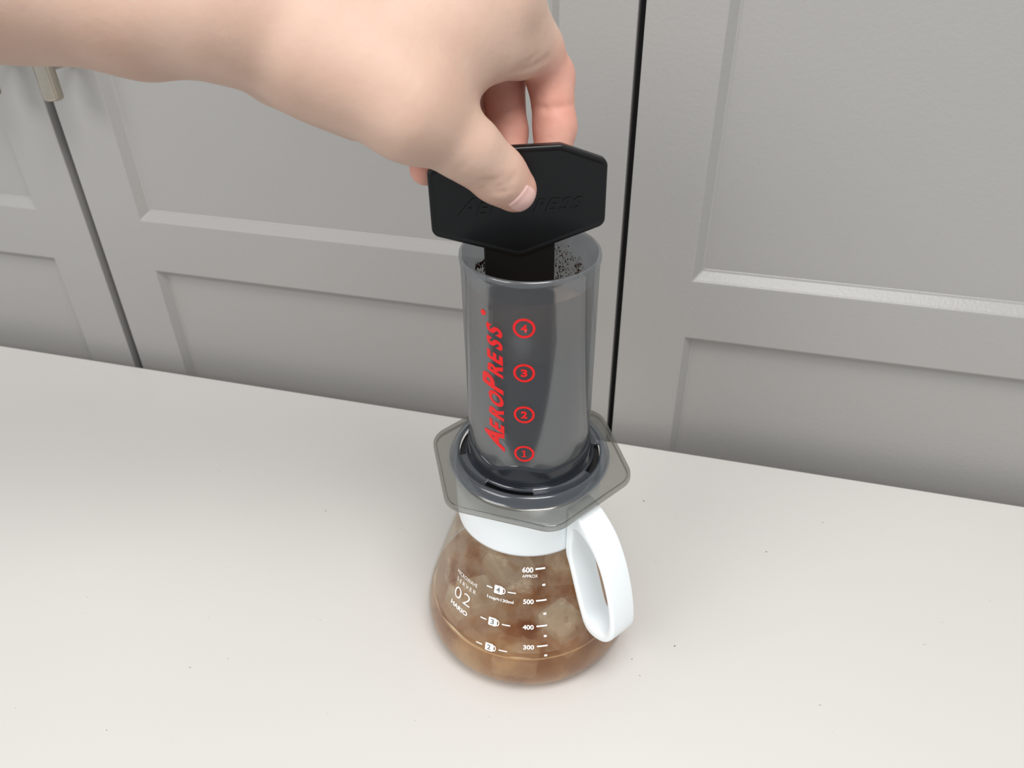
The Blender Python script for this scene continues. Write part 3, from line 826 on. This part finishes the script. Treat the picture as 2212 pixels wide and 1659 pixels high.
def hand_grid(h):
    pts = np.array([b for ch, _ in PALM for b in ch] + THUMB + [b for ch in FINGERS for b in ch])
    lo = (pts[:, :3] - pts[:, 3:] - 4).min(0); hi = (pts[:, :3] + pts[:, 3:] + 4).max(0)
    n = np.ceil((hi - lo) / h).astype(int) + 1
    B = 8                                            # only blocks near the skin are evaluated finely
    nb = -(-n // B); n = nb * B
    F = np.empty(n, np.float32)
    ax = [(lo[i] + h * (B * np.arange(nb[i]) + (B - 1) / 2)).astype(np.float32) for i in range(3)]
    cen = np.stack(np.meshgrid(*ax, indexing='ij'), -1)
    D = hand_sdf(cen)
    F[:] = np.repeat(np.repeat(np.repeat(D, B, 0), B, 1), B, 2)
    near = np.argwhere(np.abs(D) < h * B * 1.15 + 3)
    o = np.arange(B) * h
    off = np.stack(np.meshgrid(o, o, o, indexing='ij'), -1)
    for s0 in range(0, len(near), 400):
        nn = near[s0:s0 + 400]
        P = (lo + nn * (B * h))[:, None, None, None, :] + off
        R = hand_sdf(P)
        for q, (i, j, k) in enumerate(nn):
            F[i * B:i * B + B, j * B:j * B + B, k * B:k * B + B] = R[q]
    return surface_nets(F, lo, h)
HV, HF = hand_grid(1.25)
person = obj('person', (HV, HF), M_skin)
tag(person, 'bare forearm and hand reaching in from the left, pinching the black stirrer paddle', 'person')
# flushed skin on finger pads and thumb end
tips = [(c[-1], 26) for c in FINGERS] + [(c[-2], 22) for c in FINGERS] + [(c[-3], 18) for c in FINGERS] + [(THUMB[0], 10)]
w = np.zeros(len(HV))
for b, rad in tips:
    d = np.linalg.norm(HV - np.array(b[:3]), axis=1); t = np.clip(1.6 - d / rad, 0, 1); w = np.maximum(w, t * t * (3 - 2 * t) * .9)
at = person.data.attributes.new('flush', 'FLOAT', 'POINT'); at.data.foreach_set('value', w.astype(np.float32))

def nail_mesh(c, back, across_w, length, n=14):
    """plate laid on the skin: u across, v along the thumb; found by walking onto the skin surface"""
    e = .4
    def grad(P):
        return np.stack([hand_sdf(P + np.eye(3)[i] * e) - hand_sdf(P - np.eye(3)[i] * e) for i in range(3)], -1) / (2 * e)
    c = np.array(c, float)
    for _ in range(8):
        g = grad(c[None])[0]; g /= np.linalg.norm(g); c = c - g * float(hand_sdf(c[None])[0])
    nrm = grad(c[None])[0]; nrm /= np.linalg.norm(nrm)
    ax = c - np.array(back, float); ax -= nrm * (ax @ nrm); ax /= np.linalg.norm(ax); sd = np.cross(nrm, ax)
    V = []; F = []; A = []
    for i in range(n + 1):
        for j in range(n + 1):
            a, b = 2 * i / n - 1, 2 * j / n - 1
            x = a * math.sqrt(1 - b * b / 2); y = b * math.sqrt(1 - a * a / 2)      # disc-like outline
            x = x * .45 + a * .55; y = y * .55 + b * .45
            V.append(c + sd * x * across_w / 2 + ax * y * length / 2); A.append(.38 if max(abs(a), abs(b)) < .99 else -.25)
    V = np.array(V)
    for _ in range(6):
        g = grad(V); g /= np.linalg.norm(g, axis=1)[:, None]; V = V - g * hand_sdf(V)[:, None]
    V = V + nrm * np.array(A)[:, None]
    for i in range(n):
        for j in range(n): F.append((i * (n + 1) + j, (i + 1) * (n + 1) + j, (i + 1) * (n + 1) + j + 1, i * (n + 1) + j + 1))
    return V, F
fix(obj('thumbnail', nail_mesh(NAIL[0], NAIL[1], 16.5, 12.5), M_nail, person))

# coffee crumbs on the table
crumbs = [(70.5, -21.3), (76.7, -31.5), (-170.2, 50.1), (-190, -95), (245, 35), (120, -90), (60, 120), (-60, 150), (150, 90), (190, 130), (95, -5)]
cr_r = random.Random(4); sp = [((x, y, 0), (0, 0, 1), cr_r.uniform(.35, .7)) for x, y in crumbs]
sp += [((cr_r.uniform(-300, 320), cr_r.uniform(-160, 170), 0), (0, 0, 1), cr_r.uniform(.12, .3)) for _ in range(45)]
cb = obj('coffee_crumbs', flakes(sp, 9), M_ground, smooth=False); tag(cb, 'scattered specks of ground coffee on the pale table', 'coffee grounds', kind='stuff')
